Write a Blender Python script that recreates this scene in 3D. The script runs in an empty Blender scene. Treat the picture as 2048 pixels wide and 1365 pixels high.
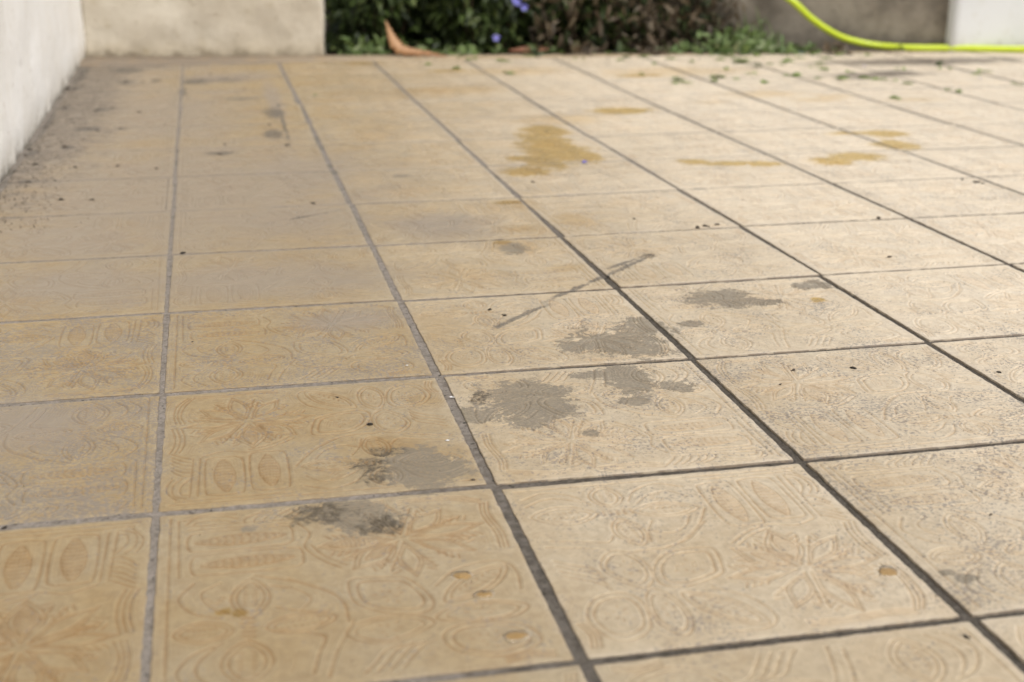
import bpy, math, random
import numpy as np
from mathutils import Vector, Matrix, noise as mnoise

T = 0.30                                   # tile pitch in metres; plan coordinates below are in tile pitches
rng = np.random.default_rng(11)
random.seed(5)
scene = bpy.context.scene
COL = scene.collection
R = math.radians

# ------------------------------------------------------------------ camera
YAW, PITCH, ROLL = 0.224088, 0.319542, 0.007193
fw = Vector((math.sin(YAW) * math.cos(PITCH), math.cos(YAW) * math.cos(PITCH), -math.sin(PITCH)))
rt = Vector((math.cos(YAW), -math.sin(YAW), 0))
up = rt.cross(fw)
r2 = rt * math.cos(ROLL) + up * math.sin(ROLL)
u2 = -rt * math.sin(ROLL) + up * math.cos(ROLL)
cam_d = bpy.data.cameras.new('camera')
cam = bpy.data.objects.new('camera', cam_d)
COL.objects.link(cam)
m = Matrix((r2, u2, -fw)).transposed().to_4x4()
m.translation = Vector((0.22535, -3.62722, 1.68723)) * T
cam.matrix_world = m
cam_d.sensor_width = 36.0
cam_d.lens = 2682.5 / 2048 * 36
cam_d.clip_start = 0.02
cam_d.clip_end = 500
cam_d.dof.use_dof = True
cam_d.dof.focus_distance = 4.9 * T
cam_d.dof.aperture_fstop = 5.0
cam_d.dof.aperture_blades = 7
scene.camera = cam

# ------------------------------------------------------------------ sky, sun, exposure
SUN_EL, SUN_AZ = R(55), R(138)              # azimuth from +Y towards +X
world = bpy.data.worlds.new('World')
scene.world = world
world.use_nodes = True
wn = world.node_tree
bg = wn.nodes['Background']
sky = wn.nodes.new('ShaderNodeTexSky')
sky.sky_type = 'NISHITA'
sky.sun_disc = False
sky.sun_elevation = SUN_EL
sky.sun_rotation = SUN_AZ
sky.air_density = 1.0
sky.dust_density = 4.0
sky.ozone_density = 1.0
hs = wn.nodes.new('ShaderNodeHueSaturation')
hs.inputs['Saturation'].default_value = 0.34
wn.links.new(sky.outputs[0], hs.inputs['Color'])
wn.links.new(hs.outputs[0], bg.inputs[0])
bg.inputs[1].default_value = 0.13
sun_d = bpy.data.lights.new('sun', 'SUN')
sun_d.energy = 1.5
sun_d.angle = R(26)
sun_d.color = (1.0, 0.97, 0.93)
sun = bpy.data.objects.new('sun', sun_d)
COL.objects.link(sun)
sd = Vector((math.sin(SUN_AZ) * math.cos(SUN_EL), math.cos(SUN_AZ) * math.cos(SUN_EL), math.sin(SUN_EL)))
sun.rotation_euler = sd.to_track_quat('Z', 'Y').to_euler()
vs = scene.view_settings
vs.view_transform = 'Standard'
vs.look = 'None'
vs.gamma = 1.0
vs.use_curve_mapping = False
vs.exposure = 0.2
scene.cycles.max_bounces = 5
scene.cycles.diffuse_bounces = 3
scene.cycles.glossy_bounces = 2
scene.cycles.transmission_bounces = 3

# ------------------------------------------------------------------ helpers: objects
def link(o, parent=None):
    COL.objects.link(o)
    if parent:
        o.parent = parent
    return o

def tag(o, label=None, cat=None, group=None, kind=None):
    if label: o['label'] = label
    if cat: o['category'] = cat
    if group: o['group'] = group
    if kind: o['kind'] = kind
    return o

def mesh_np(name, verts, faces, smooth=True, attrs=None):
    """verts (n,3), faces (m,3) or (m,4) arrays"""
    me = bpy.data.meshes.new(name)
    verts = np.asarray(verts, np.float32)
    faces = np.asarray(faces, np.int32)
    k = faces.shape[1]
    me.vertices.add(len(verts))
    me.vertices.foreach_set('co', verts.ravel())
    me.loops.add(faces.size)
    me.loops.foreach_set('vertex_index', faces.ravel())
    me.polygons.add(len(faces))
    me.polygons.foreach_set('loop_start', np.arange(0, faces.size, k, dtype=np.int32))
    me.polygons.foreach_set('loop_total', np.full(len(faces), k, np.int32))
    me.update(calc_edges=True)
    me.polygons.foreach_set('use_smooth', np.full(len(faces), smooth))
    for n, a in (attrs or {}).items():
        at = me.attributes.new(n, 'FLOAT', 'POINT')
        at.data.foreach_set('value', np.asarray(a, np.float32))
    me.validate()
    return me

def obj(name, me, mat=None, parent=None):
    o = bpy.data.objects.new(name, me)
    if mat is not None and not me.materials:
        me.materials.append(mat)
    return link(o, parent)

def empty(name, loc=(0, 0, 0)):
    o = bpy.data.objects.new(name, None)
    o.location = loc
    o.empty_display_size = 0.05
    return link(o)

def vnoise(n, cells, seed, octaves=4, pers=0.5):
    """smooth value noise on an n x n grid, about -1..1"""
    r = np.random.default_rng(seed)
    out = np.zeros((n, n)); amp = 1.0
    t = np.linspace(0, 1, n)
    for _ in range(octaves):
        g = r.uniform(-1, 1, (cells + 3, cells + 3))
        p = t * cells; i = np.minimum(p.astype(int), cells - 1); f = p - i
        f = f * f * (3 - 2 * f)
        a = g[i][:, i] * (1 - f)[None, :] + g[i][:, i + 1] * f[None, :]
        b = g[i + 1][:, i] * (1 - f)[None, :] + g[i + 1][:, i + 1] * f[None, :]
        out += amp * (a * (1 - f)[:, None] + b * f[:, None])
        amp *= pers; cells *= 2
    return out

# ------------------------------------------------------------------ helpers: shader nodes
class NB:
    def __init__(self, name):
        self.mat = bpy.data.materials.new(name)
        self.mat.use_nodes = True
        self.t = self.mat.node_tree
        self.bsdf = self.t.nodes['Principled BSDF']
    def n(self, kind, **kw):
        nd = self.t.nodes.new('ShaderNode' + kind)
        for k, v in kw.items():
            setattr(nd, k, v)
        return nd
    def _in(self, sock, v):
        if isinstance(v, bpy.types.NodeSocket):
            self.t.links.new(v, sock)
        elif v is not None:
            sock.default_value = v
    def math(self, op, a, b=None, c=None, clamp=False):
        nd = self.n('Math', operation=op, use_clamp=clamp)
        self._in(nd.inputs[0], a); self._in(nd.inputs[1], b)
        if c is not None: self._in(nd.inputs[2], c)
        return nd.outputs[0]
    def vmath(self, op, a, b=None):
        nd = self.n('VectorMath', operation=op)
        self._in(nd.inputs[0], a)
        if b is not None: self._in(nd.inputs[1], b)
        return nd.outputs['Value'] if op in ('LENGTH', 'DOT_PRODUCT') else nd.outputs[0]
    def noise(self, vec, scale, detail=4, rough=0.55, dist=0.0, out=0):
        nd = self.n('TexNoise')
        self._in(nd.inputs['Vector'], vec)
        nd.inputs['Scale'].default_value = scale
        nd.inputs['Detail'].default_value = detail
        nd.inputs['Roughness'].default_value = rough
        nd.inputs['Distortion'].default_value = dist
        return nd.outputs[out]
    def smooth(self, v, lo, hi, a=0.0, b=1.0):
        nd = self.n('MapRange', interpolation_type='SMOOTHSTEP')
        self._in(nd.inputs[0], v)
        for i, x in zip((1, 2, 3, 4), (lo, hi, a, b)):
            self._in(nd.inputs[i], x)
        return nd.outputs[0]
    def mix(self, fac, a, b, mode='MIX'):
        nd = self.n('Mix', data_type='RGBA', blend_type=mode)
        self._in(nd.inputs[0], fac)
        for s, v in ((nd.inputs[6], a), (nd.inputs[7], b)):
            if isinstance(v, tuple) and len(v) == 3: v = (*v, 1.0)
            self._in(s, v)
        return nd.outputs[2]
    def attr(self, name, typ='GEOMETRY', out='Fac'):
        nd = self.n('Attribute', attribute_type=typ)
        nd.attribute_name = name
        return nd.outputs[out]
    def pos(self, scale=1.0 / T):
        g = self.n('NewGeometry')
        return self.vmath('MULTIPLY', g.outputs['Position'], (scale, scale, scale))
    def bump(self, h, strength, dist, normal=None):
        nd = self.n('Bump')
        nd.inputs['Strength'].default_value = strength
        nd.inputs['Distance'].default_value = dist
        self._in(nd.inputs['Height'], h)
        if normal is not None: self._in(nd.inputs['Normal'], normal)
        return nd.outputs[0]
    def done(self, color, rough=0.6, normal=None, spec=0.4, **kw):
        b = self.bsdf
        c = (*color, 1.0) if isinstance(color, tuple) and len(color) == 3 else color
        self._in(b.inputs['Base Color'], c)
        self._in(b.inputs['Roughness'], rough)
        self._in(b.inputs['Specular IOR Level'], spec)
        if normal is not None: self._in(b.inputs['Normal'], normal)
        for k, v in kw.items():
            self._in(b.inputs[k.replace('_', ' ')], v)
        return self.mat

# ------------------------------------------------------------------ stains on the floor (plan coordinates, half sizes)
GREY = [(1.702, 2.8, 0.075, 0.12), (1.275, 0.686, 0.175, 0.25), (1.072, 0.571, 0.085, 0.095), (1.689, 0.813, 0.14, 0.17), (1.83, 0.718, 0.08, 0.075),
        (1.574, 0.892, 0.085, 0.05), (1.627, 0.599, 0.062, 0.045), (1.775, 1.23, 0.226, 0.2), (1.946, 1.403, 0.125, 0.14),
        (1.592, 1.242, 0.08, 0.08), (2.396, 1.743, 0.175, 0.165), (2.571, 1.652, 0.078, 0.06), (2.842, 1.859, 0.066, 0.075),
        (2.94, 1.882, 0.055, 0.075), (2.14, 1.426, 0.06, 0.045), (2.053, -0.784, 0.024, 0.024), (2.091, -0.823, 0.033, 0.024),
        (1.402, 0.346, 0.04, 0.04), (0.815, 0.178, 0.155, 0.165), (0.574, -0.117, 0.14, 0.12), (1.394, 4.736, 0.08, 0.055),
        (0.269, -0.144, 0.03, 0.02)]
DARK = [(0.656, 0.2, 0.06, 0.14), (0.712, 0.321, 0.07, 0.045), (0.483, -0.098, 0.095, 0.09), (0.636, -0.196, 0.075, 0.07),
        (1.11, 0.761, 0.04, 0.055), (1.085, 0.71, 0.045, 0.06), (2.327, 2.523, 0.035, 0.06)]
AMBER = [(2.62, 5.9, 0.2, 0.4), (2.42, 5.05, 0.16, 0.3), (2.589, 5.43, 0.262, 0.53), (2.738, 5.246, 0.12, 0.32), (2.726, 6.267, 0.2, 0.29), (2.248, 4.757, 0.2, 0.16), (2.3, 5.2, 0.14, 0.1),
         (3.61, 7.132, 0.31, 0.2), (3.42, 4.85, 0.13, 0.11), (3.62, 4.75, 0.16, 0.1), (3.85, 4.7, 0.14, 0.1), (4.35, 4.7, 0.16, 0.16), (4.58, 4.83, 0.22, 0.18),
         (5.081, 5.213, 0.17, 0.22), (5.239, 5.669, 0.2, 0.16), (5.0, 5.75, 0.2, 0.07), (1.66, 2.93, 0.06, 0.05), (1.9, 3.85, 0.1, 0.05), (2.816, 1.642, 0.038, 0.042),
         (1.49, 11.034, 0.3, 0.12), (1.869, 10.834, 0.22, 0.1), (4.472, 9.329, 0.25, 0.1), (2.671, 10.043, 0.25, 0.1), (0.225, -0.612, 0.02, 0.024), (0.19, -0.6, 0.022, 0.02)]
SOIL = [(-1.0, 8.5, 0.6, 4.8), (-0.75, 11.3, 0.9, 1.0), (-0.9, 10.0, 0.5, 1.6), (-1.0, 6.0, 0.3, 1.6), (0.3, 9.7, 0.35, 0.25), (0.3, 11.2, 0.8, 0.3), (6.9, 9.0, 0.7, 0.2), (8.0, 10.0, 1.6, 0.35)]
WASH = [(5.5, 7.45, 0.34, 0.22), (5.75, 7.6, 0.3, 0.16), (4.511, 7.47, 0.3, 0.1), (6.4, 7.3, 0.4, 0.15), (0.74, 0.39, 0.13, 0.1), (1.85, 2.4, 0.16, 0.1), (1.969, 3.75, 0.12, 0.2), (1.7, 2.85, 0.2, 0.2), (2.168, 3.352, 0.16, 0.24), (1.817, 3.2, 0.2, 0.12), (3.0, 6.8, 0.6, 0.4), (2.4, 8.6, 0.7, 0.5), (4.9, 9.6, 1.2, 0.6), (3.3, 9.9, 0.8, 0.5), (5.2, 7.9, 0.6, 0.3), (0.9, 0.75, 0.12, 0.1)]
CHIP_GLINT = [(0.802, -0.535, 0.022, 0.016), (0.836, -0.648, 0.022, 0.02), (0.869, -0.86, 0.028, 0.02), (1.906, -0.747, 0.03, 0.026)]
FILM = [(0.0, 4.6, 1.5, 2.2), (0.7, 5.0, 0.7, 0.9), (-0.2, 7.6, 0.9, 2.2), (-0.95, 7.5, 0.3, 4.0), (-0.5, 11.0, 1.2, 1.0), (-0.75, 8.5, 0.45, 2.2), (0.409, 2.45, 0.72, 0.42), (-0.341, 2.55, 0.6, 0.46), (0.578, 3.663, 0.62, 0.6), (-0.454, 3.405, 0.6, 0.55),
        (1.417, 3.378, 0.36, 0.4), (-0.62, 0.78, 0.5, 0.3), (-0.261, 4.3, 0.5, 0.6), (-0.86, 6.4, 0.46, 1.7), (-0.7, 9.7, 0.66, 2.2),
        (0.755, 1.757, 0.25, 0.16), (0.8, 8.3, 0.09, 1.4), (0.4, 9.9, 0.6, 0.5), (0.3, 8.85, 0.5, 0.12), (0.25, 5.9, 0.5, 0.14)]
LINES = [(1.86, 2.08, 2.06, 2.26), (1.3, 1.5, 1.6, 1.8), (2.014, 2.208, 2.368, 2.565), (2.037, 2.312, 2.303, 2.528), (1.636, 1.864, 1.937, 2.152), (1.444, 1.668, 1.661, 1.828),
         (0.82, 8.121, 0.787, 6.008), (0.534, 3.61, 0.952, 3.842)]

def blob_field(nb, P, blobs):
    """largest of (1 - elliptical distance) over the blobs"""
    cur = None
    for b in blobs:
        if len(b) == 4:
            q = nb.vmath('MULTIPLY', nb.vmath('SUBTRACT', P, (b[0], b[1], 0)), (1 / b[2], 1 / b[3], 0))
        else:                                # a streak: centre, half length, half width, angle
            q = nb.vmath('SUBTRACT', P, (b[0], b[1], 0))
            vr = nb.n('VectorRotate', rotation_type='Z_AXIS')
            nb._in(vr.inputs['Vector'], q); vr.inputs['Angle'].default_value = -b[4]
            q = nb.vmath('MULTIPLY', vr.outputs[0], (1 / b[2], 1 / b[3], 0))
        v = nb.math('SUBTRACT', 1.0, nb.vmath('LENGTH', q))
        cur = v if cur is None else nb.math('MAXIMUM', cur, v)
    return cur

def hits(blobs, x0, x1, y0, y1, pad=0.06):
    out = []
    for b in blobs:
        rx, ry = (b[2], b[3]) if len(b) == 4 else (b[2], b[2])
        if b[0] + rx + pad > x0 and b[0] - rx - pad < x1 and b[1] + ry + pad > y0 and b[1] - ry - pad < y1:
            out.append(b)
    return out
SMEAR = [(-0.95, 9.3, 0.09, 0.16), (-0.93, 8.1, 0.07, 0.12), (-0.6, 7.95, 0.1, 0.12), (-0.66, 6.95, 0.13, 0.1), (-0.42, 6.94, 0.06, 0.08), (-0.96, 5.95, 0.05, 0.2), (-0.9, 5.0, 0.07, 0.07), (-0.75, 6.2, 0.07, 0.1), (-0.5, 9.68, 0.12, 0.16), (-0.24, 9.75, 0.07, 0.12), (-0.2, 11.0, 0.12, 0.12), (-0.55, 10.6, 0.2, 0.3), (0.12, 9.6, 0.14, 0.25), (0.02, 8.9, 0.05, 0.3), (0.3, 5.75, 0.12, 0.1), (0.7, 6.5, 0.1, 0.25), (0.76, 7.5, 0.09, 0.4), (0.5, 8.4, 0.2, 0.1), (-1.0, 7.2, 0.05, 0.9), (-0.97, 10.3, 0.08, 0.9), (7.2, 9.2, 0.3, 0.12), (6.6, 8.75, 0.35, 0.08)]
STREAK = SMEAR + [((a + c) / 2, (b + d) / 2, math.hypot(c - a, d - b) / 2 * 1.1, 0.021, math.atan2(d - b, c - a)) for a, b, c, d in LINES]

def stained(nb, P, color, rough, bounds):
    """dirt film, wet patches, grey and dark stains lying inside bounds"""
    fb, ab, gb, db, sb, wb, cb = (hits(L, *bounds) for L in (FILM, AMBER, GREY, DARK, STREAK, WASH, CHIP_GLINT))
    rag = None
    if ab or gb or db or sb or cb:
        rag = nb.math('SUBTRACT', nb.math('ADD', nb.math('MULTIPLY', nb.noise(P, 7.0, 4, 0.6), 0.45), nb.math('MULTIPLY', nb.noise(P, 30.0, 5, 0.78, 0.5), 0.55)), 0.5)
        fine = nb.noise(P, 80.0, 4, 0.75)
    if fb:
        f = nb.math('ADD', blob_field(nb, P, fb), nb.math('MULTIPLY', nb.math('SUBTRACT', nb.noise(P, 3.1, 6, 0.62), 0.5), 1.3))
        f = nb.smooth(f, -0.35, 0.75, 0.0, 0.82)
        color = nb.mix(f, color, (0.268, 0.22, 0.167))
    so = hits(SOIL, *bounds)
    if so:
        f = nb.math('ADD', blob_field(nb, P, so), nb.math('MULTIPLY', nb.math('SUBTRACT', nb.noise(P, 4.5, 7, 0.68), 0.5), 1.7))
        color = nb.mix(nb.smooth(f, -0.1, 0.5, 0.0, 0.9), color, nb.mix(nb.smooth(nb.noise(P, 13.0, 6, 0.72), 0.3, 0.65), (0.105, 0.086, 0.067), (0.25, 0.207, 0.158)))
    if wb:
        f = nb.math('ADD', blob_field(nb, P, wb), nb.math('MULTIPLY', nb.math('SUBTRACT', nb.noise(P, 5.0, 6, 0.65), 0.5), 1.6))
        color = nb.mix(nb.smooth(f, 0.0, 0.8, 0.0, 0.55), color, nb.mix(1.0, color, (0.85, 0.72, 0.48), 'MULTIPLY'))
    if cb:
        f = nb.math('ADD', blob_field(nb, P, cb), nb.math('MULTIPLY', rag, 2.2))
        color = nb.mix(nb.math('MULTIPLY', nb.smooth(f, -0.35, -0.1), nb.smooth(f, -0.1, 0.2, 0.4, 0.0)), color, (0.66, 0.6, 0.5))  # pale ring puts the drop's lens highlight into the colour
        color = nb.mix(nb.smooth(f, 0.0, 0.2, 0.0, 0.85), color, (0.4, 0.25, 0.085))
    if ab:
        f = nb.smooth(nb.math('ADD', blob_field(nb, P, ab), nb.math('MULTIPLY', rag, 3.2)), -0.12, 0.32, 0.0, 0.92)
        color = nb.mix(f, color, nb.mix(1.0, color, (0.77, 0.63, 0.28), 'MULTIPLY'))
        rough = nb.math('SUBTRACT', rough, nb.math('MULTIPLY', f, 0.2))
    if gb:
        f = nb.smooth(nb.math('ADD', blob_field(nb, P, gb), nb.math('MULTIPLY', rag, 4.6)), 0.06, 0.17)
        f = nb.math('MULTIPLY', f, nb.smooth(fine, 0.42, 0.64, 1.0, 0.62))
        f = nb.math('MULTIPLY', f, nb.smooth(nb.attr('groove'), 0.0, 0.8, 0.9, 1.0))
        color = nb.mix(f, color, nb.mix(nb.noise(P, 13.0, 4, 0.6), (0.15, 0.127, 0.092), (0.235, 0.197, 0.144)))
    if sb:
        f = nb.smooth(nb.math('ADD', blob_field(nb, P, sb), nb.math('MULTIPLY', rag, 3.8)), -0.05, 0.55, 0.0, 0.9)
        f = nb.math('MULTIPLY', f, nb.smooth(fine, 0.42, 0.62, 1.0, 0.55))
        color = nb.mix(f, color, (0.095, 0.084, 0.07))
    if db:
        f = nb.smooth(nb.math('ADD', blob_field(nb, P, db), nb.math('MULTIPLY', rag, 4.6)), 0.0, 0.45)
        f = nb.math('MULTIPLY', f, nb.smooth(nb.noise(P, 38.0, 5, 0.7), 0.38, 0.6, 0.25, 0.95))
        color = nb.mix(f, color, (0.075, 0.058, 0.036))
    return color, rough

_mats = {}
def tile_material(bounds):
    sets = tuple(tuple(hits(L, *bounds)) for L in (FILM, AMBER, GREY, DARK, STREAK, WASH, CHIP_GLINT, SOIL))
    if sets in _mats:
        return _mats[sets]
    nb = NB('glazed_tile')
    P = nb.pos()
    oi = nb.n('ObjectInfo')
    sep = nb.n('SeparateColor')
    nb._in(sep.inputs[0], oi.outputs['Color'])
    vis, dirt = sep.outputs[0], sep.outputs[2]
    n1 = nb.noise(P, 2.3, 5, 0.6)
    # light gradient and sheen put into the glaze colour, paler rightward, plus uneven wear
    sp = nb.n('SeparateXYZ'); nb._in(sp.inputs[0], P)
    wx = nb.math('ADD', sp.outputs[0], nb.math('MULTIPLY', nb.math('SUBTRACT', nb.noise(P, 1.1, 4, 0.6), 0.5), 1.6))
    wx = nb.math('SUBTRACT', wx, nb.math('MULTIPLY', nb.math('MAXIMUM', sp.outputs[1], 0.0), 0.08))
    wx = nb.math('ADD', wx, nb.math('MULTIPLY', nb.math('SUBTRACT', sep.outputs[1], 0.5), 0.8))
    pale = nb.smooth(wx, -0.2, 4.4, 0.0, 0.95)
    n2 = nb.noise(P, 11.0, 6, 0.65)
    n3 = nb.noise(P, 70.0, 4, 0.65)
    base = nb.mix(nb.smooth(n1, 0.36, 0.64), (0.328, 0.241, 0.124), (0.334, 0.263, 0.158))
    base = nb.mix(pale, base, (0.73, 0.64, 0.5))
    base = nb.mix(nb.smooth(n2, 0.42, 0.66, 0.0, 0.3), base, nb.mix(1.0, base, (0.85, 0.8, 0.74), 'MULTIPLY'))
    base = nb.mix(1.0, base, nb.mix(nb.smooth(nb.noise(P, 34.0, 5, 0.68, 0.8), 0.34, 0.66), (0.88, 0.86, 0.84), (1.07, 1.07, 1.07)), 'MULTIPLY')
    groove = nb.math('MULTIPLY', nb.attr('groove'), nb.math('MULTIPLY', vis, nb.smooth(n2, 0.25, 0.6, 0.6, 1.0)))
    base = nb.mix(groove, base, nb.mix(1.0, base, (0.85, 0.73, 0.62), 'MULTIPLY'))
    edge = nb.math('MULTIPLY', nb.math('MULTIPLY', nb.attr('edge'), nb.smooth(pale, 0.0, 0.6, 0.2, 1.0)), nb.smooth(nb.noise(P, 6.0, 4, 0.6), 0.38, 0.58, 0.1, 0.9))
    base = nb.mix(edge, base, (0.58, 0.5, 0.39))
    base = nb.mix(nb.attr('side'), base, (0.085, 0.05, 0.034))
    # grey grime held in the pits of the worn glaze
    pit = nb.math('ADD', nb.noise(P, 85.0, 3, 0.6, 0.6), nb.math('MULTIPLY', nb.math('SUBTRACT', nb.noise(P, 4.2, 5, 0.65), 0.5), 0.55))
    pit = nb.math('ADD', pit, nb.math('MULTIPLY', dirt, 0.2))
    pit = nb.smooth(pit, 0.64, 0.73, 0.0, 0.7)
    base = nb.mix(pit, base, (0.185, 0.165, 0.15))
    rough = nb.smooth(n2, 0.3, 0.7, 0.4, 0.56)
    rough = nb.math('ADD', rough, nb.math('MULTIPLY', nb.attr('groove'), 0.4), clamp=True)
    base, rough = stained(nb, P, base, rough, bounds)
    grain = nb.math('ADD', n3, nb.math('MULTIPLY', n2, 0.6))
    nrm = nb.bump(grain, 0.35, 0.0006)
    mat = nb.done(base, rough, nrm, 0.5)
    _mats[sets] = mat
    return mat

# ------------------------------------------------------------------ the moulded relief of a tile (plan 0..1)
N = 384
gx = np.linspace(0, 1, N)
GX, GY = np.meshgrid(gx, gx)               # rows are y
DIST = np.full((N, N), 0.2)
DOT = np.zeros((N, N))
RAISE = np.zeros((N, N))

def cr(pts, n=8, closed=False):
    p = [np.array(q, float) for q in pts]
    if closed: p = [p[-1]] + p + [p[0], p[1]]
    else: p = [2 * p[0] - p[1]] + p + [2 * p[-1] - p[-2]]
    out = []
    for i in range(1, len(p) - 2):
        a, b, c, d = p[i - 1:i + 3]
        for t in np.linspace(0, 1, n, endpoint=False):
            out.append(0.5 * (2 * b + (c - a) * t + (2 * a - 5 * b + 4 * c - d) * t * t + (3 * b - a - 3 * c + d) * t ** 3))
    out.append(p[-2])
    return np.array(out)

def win(lo, hi, pad):
    i0 = max(int((lo[0] - pad) * (N - 1)), 0); i1 = min(int((hi[0] + pad) * (N - 1)) + 2, N)
    j0 = max(int((lo[1] - pad) * (N - 1)), 0); j1 = min(int((hi[1] + pad) * (N - 1)) + 2, N)
    return slice(j0, j1), slice(i0, i1)

def segdist(w, a, b):
    X, Y = GX[w], GY[w]
    d = b - a; L = max(d @ d, 1e-12)
    t = np.clip(((X - a[0]) * d[0] + (Y - a[1]) * d[1]) / L, 0, 1)
    return np.hypot(X - a[0] - t * d[0], Y - a[1] - t * d[1])

def stroke(pts):
    pts = np.asarray(pts, float)
    for a, b in zip(pts[:-1], pts[1:]):
        w = win(np.minimum(a, b), np.maximum(a, b), 0.07)
        if DIST[w].size: DIST[w] = np.minimum(DIST[w], segdist(w, a, b))

def mark(a, b, r=0.004, depth=1.0):
    a, b = np.array(a, float), np.array(b, float)
    w = win(np.minimum(a, b), np.maximum(a, b), 0.02)
    if DOT[w].size: DOT[w] = np.maximum(DOT[w], depth * np.exp(-(segdist(w, a, b) / r) ** 2))

def almond(p, q, hw, k=0.75, n=22):
    p, q = np.array(p, float), np.array(q, float)
    t = np.linspace(0, 1, n); d = q - p; L = np.hypot(*d); nn = np.array([-d[1], d[0]]) / L
    prof = np.sin(np.pi * t) ** k * hw
    c = p + t[:, None] * d
    return np.vstack([c + prof[:, None] * nn, (c - prof[:, None] * nn)[::-1]])

def petal(p, q, hw, k=0.75, seeds=True, dbl=True):
    p, q = np.array(p, float), np.array(q, float)
    stroke(almond(p, q, hw, k))
    if dbl: stroke(almond(p + (q - p) * 0.1, q - (q - p) * 0.1, hw * 0.72, k))
    if seeds:
        d = q - p; nn = np.array([-d[1], d[0]]) / np.hypot(*d)
        for t in np.linspace(0.28, 0.74, 6):
            for s in (-1, 1):
                c = p + d * t + nn * s * hw * 0.2
                mark(c, c + d * 0.035 + nn * s * hw * 0.14, 0.0035, 0.8)

def leafpad(p, q, hw):
    p, q = np.array(p, float), np.array(q, float)
    d = q - p; L = np.hypot(*d); e = d / L; nn = np.array([-e[1], e[0]])
    w = win(np.minimum(p, q) - hw, np.maximum(p, q) + hw, 0.02)
    X, Y = GX[w] - p[0], GY[w] - p[1]
    t = (X * e[0] + Y * e[1]) / L; s = X * nn[0] + Y * nn[1]
    half = hw * np.sin(np.pi * np.clip(t, 0, 1)) ** 0.8
    comb = np.sin(2 * np.pi * (t * 12 - np.abs(s) / hw * 0.35))
    inside = np.clip((half * (1 + 0.07 * comb) - np.abs(s)) / 0.004, 0, 1) * ((t > 0) & (t < 1))
    rim = np.clip((np.abs(s) - half * 0.35) / (half * 0.65 + 1e-6), 0, 1)
    DOT[w] = np.maximum(DOT[w], inside * (0.35 + 0.65 * rim) * np.clip(-comb, 0, 1) ** 0.7)
    ol = np.exp(-((np.abs(s) - half) / 0.0035) ** 2) * ((t > 0.02) & (t < 0.98))
    DOT[w] = np.maximum(DOT[w], 0.8 * ol)
    RAISE[w] = np.maximum(RAISE[w], inside)

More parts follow.
